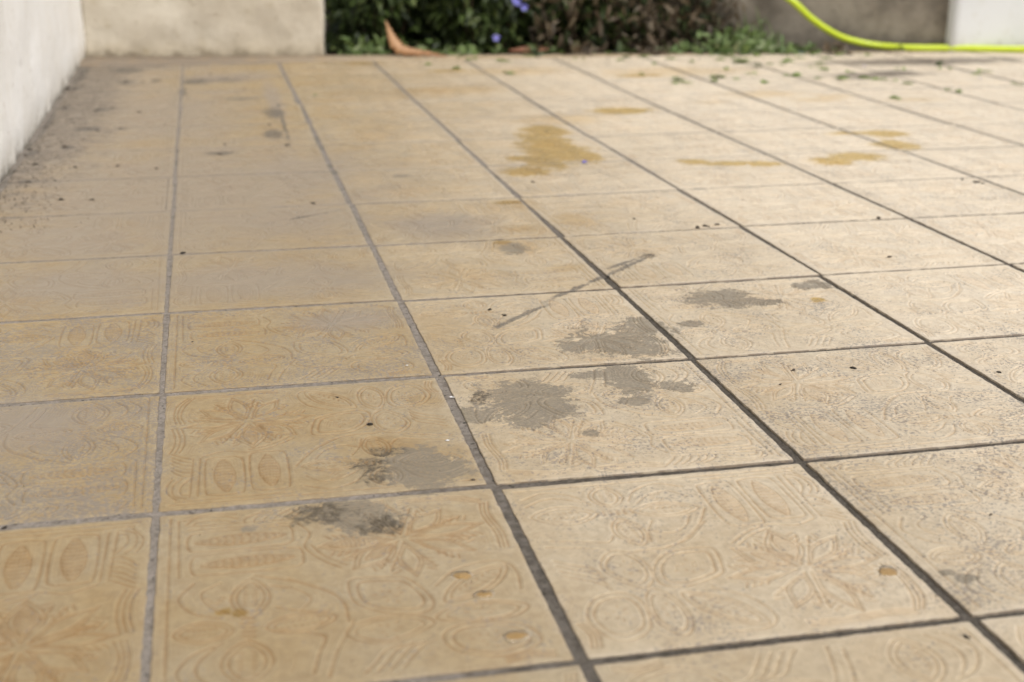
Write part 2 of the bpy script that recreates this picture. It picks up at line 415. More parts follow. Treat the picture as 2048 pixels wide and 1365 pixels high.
def build_relief():
    # four-petalled flower
    petal((0.245, 0.768), (0.04, 0.778), 0.062)
    petal((0.352, 0.76), (0.56, 0.75), 0.05)
    petal((0.298, 0.802), (0.303, 0.95), 0.052, 0.6)
    petal((0.292, 0.722), (0.314, 0.543), 0.046, 0.62)
    for x in (0.262, 0.283, 0.305, 0.327, 0.348):
        mark((x, 0.752), (x + 0.002, 0.778), 0.006, 1.0)
    # corner lobes round the flower
    stroke(cr([(0.04, 0.585), (0.15, 0.556), (0.235, 0.52), (0.285, 0.503)]))
    stroke(cr([(0.06, 0.62), (0.15, 0.6), (0.22, 0.58), (0.25, 0.62)]))
    stroke(cr([(0.283, 0.515), (0.374, 0.517), (0.442, 0.553), (0.522, 0.642), (0.575, 0.74)]))
    stroke(cr([(0.404, 0.525), (0.457, 0.557), (0.541, 0.653)]))
    stroke(cr([(0.36, 0.63), (0.42, 0.6), (0.48, 0.64), (0.51, 0.7)]))
    stroke(cr([(0.39, 0.69), (0.36, 0.63), (0.345, 0.56)]))
    stroke(cr([(0.36, 0.83), (0.4, 0.9), (0.48, 0.94), (0.56, 0.9)]))
    stroke(cr([(0.38, 0.81), (0.43, 0.86), (0.5, 0.88), (0.55, 0.83)]))
    stroke(cr([(0.24, 0.83), (0.2, 0.9), (0.12, 0.94), (0.04, 0.9)]))
    stroke(cr([(0.22, 0.85), (0.16, 0.89), (0.1, 0.89), (0.04, 0.85)]))
    for k in range(7):
        a = 0.3 + 0.25 * k
        mark((0.45 + 0.02 * math.cos(a * 3), 0.82 + 0.02 * k / 3), (0.46 + 0.02 * math.cos(a * 3), 0.83 + 0.02 * k / 3), 0.004, 0.7)
    # cross of broad petals
    for q in ([(0.167, 0.47), (0.209, 0.523), (0.256, 0.513), (0.288, 0.437), (0.282, 0.352), (0.238, 0.303), (0.19, 0.352), (0.161, 0.417)],
              [(0.29, 0.356), (0.315, 0.431), (0.375, 0.488), (0.469, 0.497), (0.505, 0.475), (0.49, 0.374), (0.467, 0.332), (0.361, 0.29), (0.301, 0.303)],
              [(0.048, 0.17), (0.076, 0.253), (0.126, 0.29), (0.183, 0.285), (0.212, 0.224), (0.195, 0.11), (0.14, 0.06), (0.08, 0.07)],
              [(0.222, 0.11), (0.222, 0.22), (0.255, 0.295), (0.305, 0.235), (0.31, 0.12), (0.27, 0.05)]):
        q = np.array(q); stroke(cr(q, 6, True))
        c = q.mean(0)
        stroke(cr(c + (q - c) * 0.78, 6, True))
        for k in range(9):
            a = k * 0.7; rr = 0.015 + 0.022 * (k % 3) / 2
            mark(c + rr * np.array([math.cos(a), math.sin(a)]), c + (rr + 0.008) * np.array([math.cos(a), math.sin(a)]), 0.0035, 0.7)
    for k in range(4):
        stroke(cr([(0.04, 0.5 - 0.03 * k), (0.08, 0.47 - 0.028 * k), (0.13, 0.44 - 0.03 * k), (0.15, 0.4 - 0.03 * k)]))
    petal((0.33, 0.26), (0.5, 0.06), 0.05, 0.7)
    stroke(cr([(0.36, 0.05), (0.44, 0.04), (0.5, 0.05), (0.53, 0.1), (0.5, 0.2), (0.42, 0.27)]))
    # star of rays
    S = np.array((0.714, 0.318))
    rays = [(0.555, 0.475, 0.05), (0.705, 0.56, 0.052), (0.885, 0.487, 0.035), (0.942, 0.335, 0.03), (0.88, 0.178, 0.04),
            (0.765, 0.07, 0.036), (0.6, 0.125, 0.036), (0.482, 0.31, 0.034)]
    for x, y, hw in rays:
        e = np.array((x, y)); d = e - S
        petal(S + d * 0.12, e, hw, 1.25, seeds=False)
        nn = np.array([-d[1], d[0]])
        stroke([S + d * 0.1, S + d * 0.8 + nn * 0.27]); stroke([S + d * 0.1, S + d * 0.8 - nn * 0.27])
        for t in (0.55, 0.64, 0.73, 0.82):
            for s in (-1, 1):
                c = S + d * t + nn * s * 0.16
                mark(c, c + d * 0.06 + nn * s * 0.1, 0.004, 0.8)
    leafpad(S + (0.0, 0.06), S + (-0.006, 0.215), 0.025)
    leafpad(S + (-0.03, 0.03), S + (-0.115, 0.12), 0.02)
    stroke(cr([(0.57, 0.505), (0.64, 0.562), (0.72, 0.595), (0.8, 0.575), (0.87, 0.605)]))
    stroke(cr([(0.585, 0.49), (0.65, 0.545), (0.72, 0.575)]))
    # two arched panels with a toothed leaf each
    for x0, x1, y0, y1 in ((0.602, 0.72, 0.605, 0.905), (0.742, 0.862, 0.625, 0.915)):
        stroke(cr([(x0 + 0.02, y0), (x0, y0 + 0.04), (x0, y1 - 0.04), (x0 + 0.02, y1), (x1 - 0.02, y1), (x1, y1 - 0.04), (x1, y0 + 0.04), (x1 - 0.02, y0), (x0 + 0.02, y0)], 6))
        w = win((x0, y0), (x1, y1), 0)
        xc, yc = (x0 + x1) / 2, (y0 + y1) / 2
        leafpad((xc + 0.004, yc - 0.135), (xc - 0.004, yc + 0.135), 0.033)
    stroke([(0.878, 0.62), (0.886, 0.915)]); stroke([(0.9, 0.615), (0.91, 0.92)])
    stroke([(0.6, 0.94), (0.95, 0.945)]); stroke([(0.03, 0.965), (0.97, 0.968)])
    stroke(cr([(0.91, 0.905), (0.935, 0.89), (0.937, 0.835), (0.91, 0.78)]))
    stroke(cr([(0.92, 0.925), (0.958, 0.895), (0.96, 0.82), (0.935, 0.775)]))
    stroke(cr([(0.95, 0.93), (0.978, 0.87), (0.978, 0.82), (0.965, 0.78)]))
    for k in range(6):
        stroke(cr([(0.9, 0.755 - 0.026 * k), (0.925, 0.757 - 0.03 * k), (0.95, 0.735 - 0.03 * k), (0.968, 0.7 - 0.026 * k)]))
    # side arcs
    for x in (0.934, 0.95, 0.966):
        stroke(cr([(x + 0.012, 0.56), (x - 0.002, 0.5), (x - 0.004, 0.42), (x + 0.008, 0.34)]))
    for k in range(3):
        stroke(cr([(0.93 + 0.015 * k, 0.3), (0.945 + 0.012 * k, 0.22), (0.93 + 0.015 * k, 0.12), (0.9 + 0.012 * k, 0.05)]))
        stroke(cr([(0.02 + 0.012 * k, 0.04), (0.03 + 0.012 * k, 0.1), (0.015 + 0.012 * k, 0.16)]))
        stroke(cr([(0.6, 0.03 + 0.012 * k), (0.7, 0.025 + 0.012 * k), (0.82, 0.04 + 0.012 * k), (0.9, 0.03 + 0.012 * k)]))
    w1 = vnoise(N, 9, 3, 4); w2 = vnoise(N, 22, 4, 3)
    D = DIST + 0.0012 * w2
    groove = np.exp(-(D / 0.0034) ** 2)
    ridge = np.exp(-((D - 0.0115) / 0.0055) ** 2)
    hatch = np.sin(2 * np.pi * D / 0.0105) * np.clip(0.55 + 0.6 * w1, 0, 1) * np.clip((D - 0.012) / 0.01, 0, 1)
    amp = 0.001                           # metres of relief
    H = amp * (-0.85 * groove + 0.4 * ridge + 0.2 * hatch - 0.8 * DOT + 0.35 * RAISE) + 0.00012 * w1
    G = np.clip(groove * 0.95 + 1.0 * DOT + 0.42 * np.clip(-hatch, 0, 1) + 0.34 * RAISE, 0, 1)
    e = np.minimum(np.minimum(GX, 1 - GX), np.minimum(GY, 1 - GY))
    e = e + 0.002 * w2 * np.exp(-(e / 0.012) ** 2)
    H = H - 0.0010 * np.exp(-np.maximum(e, 0) / 0.005)
    edge = np.exp(-np.maximum(e, 0) / 0.012)
    return H, G, edge

H, G, EDGE = build_relief()
idx = np.arange(N * N).reshape(N, N)
wob = vnoise(N, 14, 8, 4, 0.6) * 0.0019           # slightly uneven sides
inset = np.zeros((N, N, 2))
ex = np.exp(-np.minimum(GX, 1 - GX) / 0.006); ey = np.exp(-np.minimum(GY, 1 - GY) / 0.006)
VX = (GX - 0.5) + wob * ex; VY = (GY - 0.5) + wob.T * ey
tv = np.stack([VX.ravel(), VY.ravel(), H.ravel()], 1)
tf = np.stack([idx[:-1, :-1].ravel(), idx[:-1, 1:].ravel(), idx[1:, 1:].ravel(), idx[1:, :-1].ravel()], 1)
ring = np.concatenate([idx[0, :-1], idx[:-1, -1], idx[-1, :0:-1], idx[:0:-1, 0]])
skirt = tv[ring].copy(); skirt[:, 2] = -0.012
sbase = len(tv) + np.arange(len(ring))
sf = np.stack([ring, sbase, np.roll(sbase, -1), np.roll(ring, -1)], 1)
tile_me = mesh_np('tile', np.vstack([tv, skirt]), np.vstack([tf, sf]), True,
                  {'groove': np.r_[G.ravel(), np.zeros(len(ring))], 'edge': np.r_[EDGE.ravel(), np.zeros(len(ring))], 'side': np.r_[np.clip((EDGE.ravel() - 0.86) / 0.1, 0, 1) * 0.5, np.ones(len(ring))]})
tile_me.materials.append(None)

# ------------------------------------------------------------------ ground and floor
def mat_soil():
    nb = NB('soil'); P = nb.pos(1.0)
    n = nb.noise(P, 60, 6, 0.7)
    return nb.done(nb.mix(n, (0.018, 0.013, 0.009), (0.075, 0.055, 0.038)), 0.95, nb.bump(n, 0.8, 0.01), 0.2)
M_SOIL = mat_soil()

def sheet(name, x0, x1, y0, y1, z, mat, n=2):
    xs = np.linspace(x0, x1, n); ys = np.linspace(y0, y1, n)
    X, Y = np.meshgrid(xs, ys); i = np.arange(n * n).reshape(n, n)
    f = np.stack([i[:-1, :-1].ravel(), i[:-1, 1:].ravel(), i[1:, 1:].ravel(), i[1:, :-1].ravel()], 1)
    return obj(name, mesh_np(name, np.stack([X.ravel(), Y.ravel(), np.full(n * n, z)], 1), f), mat)

tag(sheet('ground', -60, 60, -60, 60, -0.09, M_SOIL, 3), kind='structure')

BACK0, BACK1 = np.array((-1.04, 11.93)), np.array((11.0, 10.55))      # back edge of the terrace
def backY(x):
    return BACK0[1] + (x - BACK0[0]) * (BACK1[1] - BACK0[1]) / (BACK1[0] - BACK0[0])

OFF = {(0, 0): (0.001, 0.016), (1, 0): (0.0, -0.002), (1, -1): (0.005, -0.003), (2, -1): (-0.006, -0.009), (2, 0): (-0.013, -0.018), (0, 1): (-0.001, 0.008), (1, 1): (0.002, 0.006), (2, 1): (-0.003, -0.007), (3, 1): (-0.006, 0.0), (3, 2): (0.008, 0.029), (2, 2): (-0.001, -0.002), (1, 2): (0.0, -0.004), (0, 2): (-0.004, 0.02), (0, 3): (-0.007, 0.01), (0, 4): (-0.005, -0.004), (1, 3): (0.001, 0.003), (1, 4): (0.007, -0.016), (1, 5): (-0.011, -0.021), (2, 3): (-0.003, -0.007), (2, 4): (-0.009, -0.045), (2, 5): (-0.01, -0.05), (3, 3): (0.02, 0.031), (3, 4): (0.01, 0.035), (4, 3): (0.016, 0.045), (4, 2): (0.002, 0.036), (5, 4): (0.045, 0.045), (5, 5): (0.035, 0.03), (4, 5): (0.03, 0.029), (4, 6): (-0.006, -0.029), (5, 6): (-0.02, -0.04), (6, 6): (-0.03, -0.06), (2, 6): (0.001, -0.035), (2, 7): (0.011, -0.05), (3, 6): (-0.013, -0.05), (3, 7): (-0.03, -0.011), (3, 5): (0.021, 0.03), (4, 4): (0.02, 0.04)}
_k = np.array(list(OFF)); _v = np.array(list(OFF.values()))
_B = lambda a: np.stack([np.ones(len(a)), a[:, 0], a[:, 1], a[:, 0] * a[:, 1], a[:, 0] ** 2, a[:, 1] ** 2], 1)
_c = np.linalg.lstsq(_B(_k), _v, rcond=None)[0]
for q_ in list(OFF):
    if q_[1] >= 4: OFF[q_] = (OFF[q_][0] * 0.45, OFF[q_][1] * 0.45)
for a in range(-1, 12):
    for b in range(-4, 12):
        if (a, b) in OFF: continue
        d = min(math.hypot(a - q[0], b - q[1]) for q in _k)
        near = [v for q, v in zip(_k, _v) if math.hypot(a - q[0], b - q[1]) < 1.5]
        o_ = np.mean(near, 0) * 0.7 if near else np.zeros(2)
        OFF[(a, b)] = tuple(np.clip(o_, -0.05, 0.05))
COLW = {-1: -0.03, 0: 0.040, 1: 0.032, 2: 0.030, 3: 0.028}
ROWW = {-1: 0.033, 0: 0.029, 1: 0.034, 2: 0.03, 3: 0.026}
cw = lambda c: COLW.get(c, 0.028)
rw = lambda r: ROWW.get(r, 0.026)
X0, X1, Y0, Y1 = -1, 11, -4, 11

def mat_grout():
    nb = NB('grout'); P = nb.pos()
    deep = nb.attr('deep')
    n1 = nb.noise(P, 2.0, 4, 0.6); n2 = nb.noise(P, 95.0, 3, 0.75); n3 = nb.noise(P, 22.0, 5, 0.7)
    c = nb.mix(nb.smooth(n2, 0.35, 0.7), (0.305, 0.27, 0.238), (0.215, 0.19, 0.165))
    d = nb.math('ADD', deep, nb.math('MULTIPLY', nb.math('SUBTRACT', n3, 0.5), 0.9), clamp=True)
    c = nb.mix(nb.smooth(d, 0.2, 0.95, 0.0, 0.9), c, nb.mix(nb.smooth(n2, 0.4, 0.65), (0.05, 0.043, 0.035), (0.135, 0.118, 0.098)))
    c = nb.mix(nb.smooth(nb.noise(P, 50.0, 2, 0.5), 0.64, 0.7, 0.0, 0.8), c, (0.03, 0.028, 0.02))
    c = nb.mix(nb.smooth(nb.noise(P, 34.0, 5, 0.75), 0.35, 0.68), c, nb.mix(1.0, c, (0.62, 0.6, 0.56), 'MULTIPLY'))
    sy = nb.n('SeparateXYZ'); nb._in(sy.inputs[0], P)
    alg = nb.math('MULTIPLY', nb.smooth(nb.noise(P, 4.5, 4, 0.65), 0.5, 0.64), nb.smooth(sy.outputs[1], 2.5, 4.0, 0.1, 0.5))
    c = nb.mix(alg, c, (0.085, 0.08, 0.058))
    return nb.done(c, 0.9, nb.bump(n2, 0.6, 0.001), 0.2)

def lines_axis(lo, hi, wfun, off):
    a = []
    for k in range(lo, hi + 1):
        a += list(np.linspace(k - 0.05, k + 0.05, 11)) + list(np.linspace(k + 0.09, k + 0.91, 12))
    return np.array([v for v in a if v <= hi + 0.06])
ax = lines_axis(X0, X1, cw, 0); ay = lines_axis(Y0, Y1, rw, 0)
AX, AY = np.meshgrid(ax, ay)
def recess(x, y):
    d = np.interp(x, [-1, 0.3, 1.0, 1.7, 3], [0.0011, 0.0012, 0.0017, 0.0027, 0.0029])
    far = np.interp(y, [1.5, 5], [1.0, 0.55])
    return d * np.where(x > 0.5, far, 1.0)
nz = np.array([mnoise.noise((x * 9, y * 9, 0.3)) for x, y in zip(AX.ravel(), AY.ravel())])
nz2 = np.array([mnoise.noise((x * 60, y * 60, 1.3)) for x, y in zip(AX.ravel(), AY.ravel())])
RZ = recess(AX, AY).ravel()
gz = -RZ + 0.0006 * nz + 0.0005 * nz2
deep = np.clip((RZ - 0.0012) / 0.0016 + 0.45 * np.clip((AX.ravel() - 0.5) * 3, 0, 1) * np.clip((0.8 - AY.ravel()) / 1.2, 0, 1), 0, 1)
jx = np.abs(AX - np.round(AX)).ravel(); jy = np.abs(AY - np.round(AY)).ravel()
gz = gz - 0.006 * ((jx > 0.041) & (jy > 0.041))       # bed of the tiles between the joints
gi = np.arange(AX.size).reshape(AX.shape)
gf = np.stack([gi[:-1, :-1].ravel(), gi[:-1, 1:].ravel(), gi[1:, 1:].ravel(), gi[1:, :-1].ravel()], 1)
floor = obj('terrace_floor', mesh_np('terrace_floor', np.stack([AX.ravel() * T, AY.ravel() * T, gz], 1), gf, True, {'deep': deep}), mat_grout())
tag(floor, kind='structure')

rnd = random.Random(3)
for r in range(Y0, Y1):
    for c in range(X0, X1):
        if r < -2 and c > 3 or (c > 4 and r < 0):
            continue
        cs = []
        for (a, b) in ((c, r), (c + 1, r), (c, r + 1), (c + 1, r + 1)):
            o = OFF.get((a, b), (0, 0)); cs.append((a + o[0], b + o[1]))
        cx = sum(p[0] for p in cs) / 4 + rnd.uniform(-1, 1) * 0.001
        cy = sum(p[1] for p in cs) / 4 + rnd.uniform(-1, 1) * 0.001
        ang = (math.atan2(cs[1][1] - cs[0][1], 1) + math.atan2(cs[3][1] - cs[2][1], 1) - math.atan2(cs[2][0] - cs[0][0], 1) - math.atan2(cs[3][0] - cs[1][0], 1)) / 4
        sx = ((cs[1][0] - cs[0][0]) + (cs[3][0] - cs[2][0])) / 2 - (cw(c) + cw(c + 1)) / 2
        sy = ((cs[2][1] - cs[0][1]) + (cs[3][1] - cs[1][1])) / 2 - (rw(r) + rw(r + 1)) / 2
        quarter = {(0, 0): 180, (1, 1): 0, (0, 1): 90, (1, 0): 270}[(c % 2, r % 2)]
        if quarter in (90, 270): sx, sy = sy, sx
        o = bpy.data.objects.new('tile', tile_me)
        link(o, floor)
        vis = {(0, -1): 1.0, (-1, -1): 1.0, (0, 0): 0.95, (-1, 0): 0.7, (1, -1): 0.72, (0, 1): 0.75, (-1, 1): 0.7, (1, 0): 0.6, (2, 0): 0.6, (1, 1): 0.7, (2, -1): 0.55}.get((c, r), 0.45)
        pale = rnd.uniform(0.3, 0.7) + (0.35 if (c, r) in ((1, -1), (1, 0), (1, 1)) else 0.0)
        dirt = {(-1, 0): 0.9, (0, 1): 0.6, (-1, 1): 0.8, (2, 0): 0.5, (1, 0): 0.45, (2, -1): 0.5, (0, -1): 0.1, (-1, -1): 0.1, (1, -1): 0.3}.get((c, r), rnd.uniform(0.15, 0.45))
        depth = {(0, 2): 0.7, (-1, 2): 0.7, (0, 3): 0.7, (-1, 3): 0.7}.get((c, r), 0.85 if c > 1 else 1.0)
        o.location = (cx * T, cy * T, rnd.uniform(-0.0004, 0.0004))
        o.rotation_euler = (rnd.uniform(-1, 1) * 0.0016, rnd.uniform(-1, 1) * 0.0016, ang + R(quarter))
        o.scale = (sx * T, sy * T, depth)
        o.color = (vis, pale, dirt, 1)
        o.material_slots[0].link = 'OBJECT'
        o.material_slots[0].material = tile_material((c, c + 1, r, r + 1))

# cement edging behind the last row of tiles
def mat_cement():
    nb = NB('cement'); P = nb.pos()
    n = nb.noise(P, 5.0, 6, 0.65); n2 = nb.noise(P, 60.0, 4, 0.7)
    sx = nb.n('SeparateXYZ'); nb._in(sx.inputs[0], P)
    c = nb.mix(nb.smooth(nb.math('ADD', sx.outputs[0], nb.math('MULTIPLY', n, 2.0)), 1.0, 4.0), (0.22, 0.182, 0.14), (0.42, 0.33, 0.22))
    c = nb.mix(nb.smooth(n, 0.5, 0.66, 0, 0.6), c, (0.3, 0.21, 0.11))
    c = nb.mix(nb.smooth(n2, 0.45, 0.7, 0, 0.6), c, (0.24, 0.19, 0.14))
    return nb.done(c, 0.85, nb.bump(n2, 0.5, 0.002), 0.25)
xs = np.linspace(-1.2, 11, 160)
ev = []; ef = []
for i, x in enumerate(xs):
    yb = backY(x) + 0.03
    y0 = min(11.0 + rw(11) / 2 + 0.004, yb - 0.02)
    wv = 0.012 * mnoise.noise((x * 3, 0, 0))
    for y, z in ((y0, -0.006), (y0 + 0.004, 0.0015), ((y0 + yb) / 2, 0.003 + 0.004 * mnoise.noise((x * 2, 5, 0))), (yb + wv - 0.02, 0.001), (yb + wv, -0.006), (yb + wv + 0.02, -0.09)):
        ev.append((x * T, y * T, z))
    if i:
        a, b = (i - 1) * 6, i * 6
        ef += [(a + k, b + k, b + k + 1, a + k + 1) for k in range(5)]
tag(obj('cement_edging', mesh_np('cement_edging', ev, ef), mat_cement()), kind='structure')

# soil of the planting bed
n = 70
xs = np.linspace(0.8, 9.2, n * 2); ys = np.linspace(0, 1, n)
SXX, SYY = np.meshgrid(xs, ys)
SY = backY(SXX) + 0.02 + SYY * 4.0
sz = np.array([-0.03 + 0.02 * mnoise.noise((x * 2, y * 2, 0)) + 0.012 * mnoise.noise((x * 9, y * 9, 3)) + 0.008 * mnoise.noise((x * 30, y * 30, 3)) for x, y in zip(SXX.ravel(), SY.ravel())])
si = np.arange(SXX.size).reshape(SXX.shape)
sfc = np.stack([si[:-1, :-1].ravel(), si[:-1, 1:].ravel(), si[1:, 1:].ravel(), si[1:, :-1].ravel()], 1)
tag(obj('soil', mesh_np('soil', np.stack([SXX.ravel() * T, SY.ravel() * T, sz], 1), sfc), M_SOIL), kind='structure')

# ------------------------------------------------------------------ walls
def wall_mesh(name, p0, p1, thick, height, res, amp, freq, zbase=-0.05, foot=None, seed=0.0):
    """box from p0 to p1 (plan, metres) with thickness to the left of p0->p1, all faces gridded and roughened"""
    p0, p1 = Vector((*p0, 0)), Vector((*p1, 0))
    d = p1 - p0; L = d.length; e = d / L; nrm = Vector((-e.y, e.x, 0))
    verts = []; faces = []; key = {}
    def vid(a, b, c):
        k = (round(a, 5), round(b, 5), round(c, 5))
        if k not in key:
            p = p0 + e * a + nrm * b + Vector((0, 0, c))
            nv = mnoise.noise_vector(p * freq + Vector((seed, 0, 0))) * amp + mnoise.noise_vector(p * freq * 5.3) * amp * 0.3
            if foot: nv += nrm * (-foot * max(0, 1 - max(c, 0) / 0.05) * (0.5 + mnoise.noise((a * 14, c * 10, seed))))
            key[k] = len(verts); verts.append(tuple(p + nv))
        return key[k]
    zs = list(np.arange(zbase, 0.36, res)) + list(np.linspace(0.36, height, max(2, int((height - 0.36) / (res * 4)) + 1)))
    zs = sorted(set(round(float(z), 5) for z in zs if z <= height))
    if zs[-1] < height: zs.append(height)
    As = np.linspace(0, L, max(2, int(L / res) + 1)); Bs = np.linspace(0, thick, max(2, int(thick / (res * 2)) + 1))
    def grid(us, vs, f, flip):
        for i in range(len(us) - 1):
            for j in range(len(vs) - 1):
                q = [vid(*f(us[i], vs[j])), vid(*f(us[i + 1], vs[j])), vid(*f(us[i + 1], vs[j + 1])), vid(*f(us[i], vs[j + 1]))]
                faces.append(q[::-1] if flip else q)
    grid(As, zs, lambda u, v: (u, 0, v), False)
    grid([0, L], zs, lambda u, v: (u, thick, v), True)
    grid(Bs, zs, lambda u, v: (0, u, v), True)
    grid(Bs, zs, lambda u, v: (L, u, v), False)
    grid(As, [0, thick], lambda u, v: (u, v, height), False)
    return mesh_np(name, verts, faces)

def mat_render(name, c0, c1, stain, stain_amt, bump, pit_col, low=0.0):
    nb = NB(name); P = nb.pos(1.0)
    n1 = nb.noise(P, 5.0, 6, 0.62); n2 = nb.noise(P, 22.0, 6, 0.65); n3 = nb.noise(P, 140.0, 4, 0.7)
    sx = nb.n('SeparateXYZ'); nb._in(sx.inputs[0], P)
    c = nb.mix(nb.smooth(n1, 0.36, 0.66), c0, c1)
    z = nb.math('ADD', sx.outputs[2], nb.math('MULTIPLY', nb.math('SUBTRACT', n2, 0.5), 0.14))
    c = nb.mix(nb.smooth(z, 0.0, 0.07, stain_amt, 0.0), c, stain)
    c = nb.mix(nb.smooth(n2, 0.56, 0.75, 0, 0.4 + low), c, stain)
    Pv = nb.vmath('MULTIPLY', P, (1.0, 1.0, 0.12))
    c = nb.mix(nb.smooth(nb.noise(Pv, 16.0, 5, 0.65), 0.55, 0.75, 0, 0.25), c, stain)
    c = nb.mix(nb.smooth(z, -0.02, 0.03, 0.75, 0.0), c, (0.2, 0.165, 0.12))
    pit = nb.smooth(nb.noise(P, 38.0, 3, 0.55), 0.66, 0.73, 0, 0.7)
    c = nb.mix(pit, c, pit_col)
    h = nb.math('ADD', nb.math('MULTIPLY', n3, 0.4), nb.math('SUBTRACT', n2, pit))
    return nb.done(c, 0.88, nb.bump(h, bump, 0.004), 0.25)

M_WHITE = mat_render('white_render', (0.9, 0.885, 0.85), (0.85, 0.825, 0.775), (0.64, 0.58, 0.46), 0.4, 0.9, (0.5, 0.42, 0.3))
M_CREAM = mat_render('cream_render', (0.57, 0.51, 0.41), (0.68, 0.625, 0.52), (0.44, 0.37, 0.25), 0.5, 0.9, (0.3, 0.23, 0.13), 0.3)
M_CONC = mat_render('old_concrete', (0.16, 0.138, 0.109), (0.345, 0.303, 0.245), (0.125, 0.107, 0.085), 0.6, 0.8, (0.1, 0.085, 0.06), 0.2)

w = obj('house_wall', wall_mesh('house_wall', (-1.03 * T, 12.2 * T), (-1.03 * T, -14 * T), -0.25, 2.8, 0.025, 0.0045, 8.0, foot=0.01, seed=3), M_WHITE)
w.data.flip_normals()
tag(w, 'tall white rendered wall with a pitted surface along the left side of the tiles', 'wall')
nbr = NB('painted_plaster'); M_PLAST = nbr.done(nbr.mix(nbr.noise(nbr.pos(1.0), 4, 5, 0.6), (0.5, 0.45, 0.38), (0.44, 0.39, 0.32)), 0.9)
rear = obj('rear_shade_wall', wall_mesh('rear_shade_wall', (-1.0 * T, -8.5 * T), (4.6 * T, -8.5 * T), -0.25, 3.0, 0.15, 0.003, 5.0, seed=5), M_PLAST, w)  # unseen wall, added behind the camera to shade the near floor
rear.data.flip_normals()
def on_back(x, off=0.0): return (x * T, (backY(x) + off) * T)
w = obj('garden_wall', wall_mesh('garden_wall', on_back(-1.04), on_back(1.535), 0.22, 2.4, 0.012, 0.006, 10.0, foot=0.008, seed=9), M_CREAM)
tag(w, 'cream rendered garden wall with patchy stains closing the back left corner', 'wall')
w = obj('concrete_wall', wall_mesh('concrete_wall', (0.9 * T, 14.2 * T), (8.82 * T, 10.97 * T), 0.18, 0.42, 0.02, 0.006, 8.0, seed=21), M_CONC)
tag(w, 'weathered grey concrete wall behind the planting bed', 'wall')
M_PAINT = mat_render('white_paint', (0.75, 0.765, 0.765), (0.71, 0.725, 0.72), (0.6, 0.58, 0.5), 0.3, 0.15, (0.62, 0.62, 0.58))
w = obj('white_wall', wall_mesh('white_wall', on_back(8.76, 0.04), on_back(14.5, 0.04), 0.2, 0.6, 0.03, 0.0008, 4.0, seed=2), M_PAINT)
tag(w, 'smooth white painted wall behind the yellow hose at the right edge', 'wall')

# ------------------------------------------------------------------ hose
nbh = NB('hose_plastic'); PH = nbh.pos(1.0)
M_HOSE = nbh.done(nbh.mix(nbh.noise(PH, 30, 3, 0.6), nbh.mix(nbh.smooth(nbh.noise(PH, 55, 5, 0.7), 0.55, 0.72, 0, 0.6), (0.5, 0.64, 0.02), (0.3, 0.33, 0.05)), (0.66, 0.78, 0.045)), 0.3, None, 0.5)
hp = [(5.6, 12.05, 1.75), (6.0, 11.75, 1.3), (6.4, 11.5, 0.93), (6.84, 11.15, 0.595), (7.1, 11.12, 0.385), (7.37, 11.14, 0.225), (7.63, 11.16, 0.125),
      (7.95, 11.12, 0.062), (8.3, 11.0, 0.042), (8.7, 10.9, 0.04), (9.1, 10.78, 0.04), (9.6, 10.62, 0.04), (10.3, 10.42, 0.04), (11.2, 10.4, 0.04), (12.4, 10.0, 0.04)]
hp = cr(hp, 10) * T
def tube(name, path, radius, seg=14):
    path = np.asarray(path); n = len(path); v = []; f = []
    rr = radius if hasattr(radius, '__len__') else [radius] * n
    for i in range(n):
        t = path[min(i + 1, n - 1)] - path[max(i - 1, 0)]; t /= np.linalg.norm(t)
        a = np.cross(t, (0.3, 0.1, 0.95)); a /= np.linalg.norm(a); b = np.cross(t, a)
        for k in range(seg):
            th = 2 * math.pi * k / seg
            v.append(path[i] + rr[i] * (math.cos(th) * a + math.sin(th) * b))
    for i in range(n - 1):
        for k in range(seg):
            k2 = (k + 1) % seg
            f.append((i * seg + k, i * seg + k2, (i + 1) * seg + k2, (i + 1) * seg + k))
    return mesh_np(name, v, f)
hose = obj('garden_hose', tube('garden_hose', hp, [0.0115 * (1 + 0.035 * mnoise.noise((i * 0.35, 0, 0))) for i in range(len(hp))]), M_HOSE)
tag(hose, 'bright yellow-green garden hose curving down onto the tiles', 'hose')

# ------------------------------------------------------------------ leaves, plants
def mat_leaf(name, c0, c1, c2, trans=0.25, rough=0.5):
    nb = NB(name)
    v = nb.attr('var')
    c = nb.mix(nb.smooth(v, 0.0, 0.6), c0, c1)
    c = nb.mix(nb.smooth(v, 0.75, 1.0), c, c2)
    mat = nb.done(c, rough, None, 0.4)
    nb.bsdf.inputs['Subsurface Weight'].default_value = 0.0
    tr = nb.n('BsdfTranslucent'); nb._in(tr.inputs[0], c)
    mx = nb.n('MixShader'); mx.inputs[0].default_value = trans
    out = nb.t.nodes['Material Output']
    nb.t.links.new(nb.bsdf.outputs[0], mx.inputs[1]); nb.t.links.new(tr.outputs[0], mx.inputs[2])
    nb.t.links.new(mx.outputs[0], out.inputs['Surface'])
    return mat
M_GREEN = mat_leaf('leaf_green', (0.02, 0.032, 0.01), (0.055, 0.085, 0.018), (0.15, 0.19, 0.06))
M_PALE = mat_leaf('leaf_pale', (0.085, 0.14, 0.035), (0.16, 0.23, 0.07), (0.32, 0.37, 0.2))
M_LITTER = mat_leaf('leaf_cut', (0.17, 0.25, 0.055), (0.25, 0.35, 0.09), (0.38, 0.45, 0.2), 0.4)
M_DRY = mat_leaf('leaf_dry', (0.05, 0.036, 0.022), (0.14, 0.103, 0.063), (0.27, 0.22, 0.145))
M_BROWN = mat_leaf('leaf_brown', (0.3, 0.13, 0.06), (0.46, 0.26, 0.125), (0.48, 0.28, 0.14), 0.1)
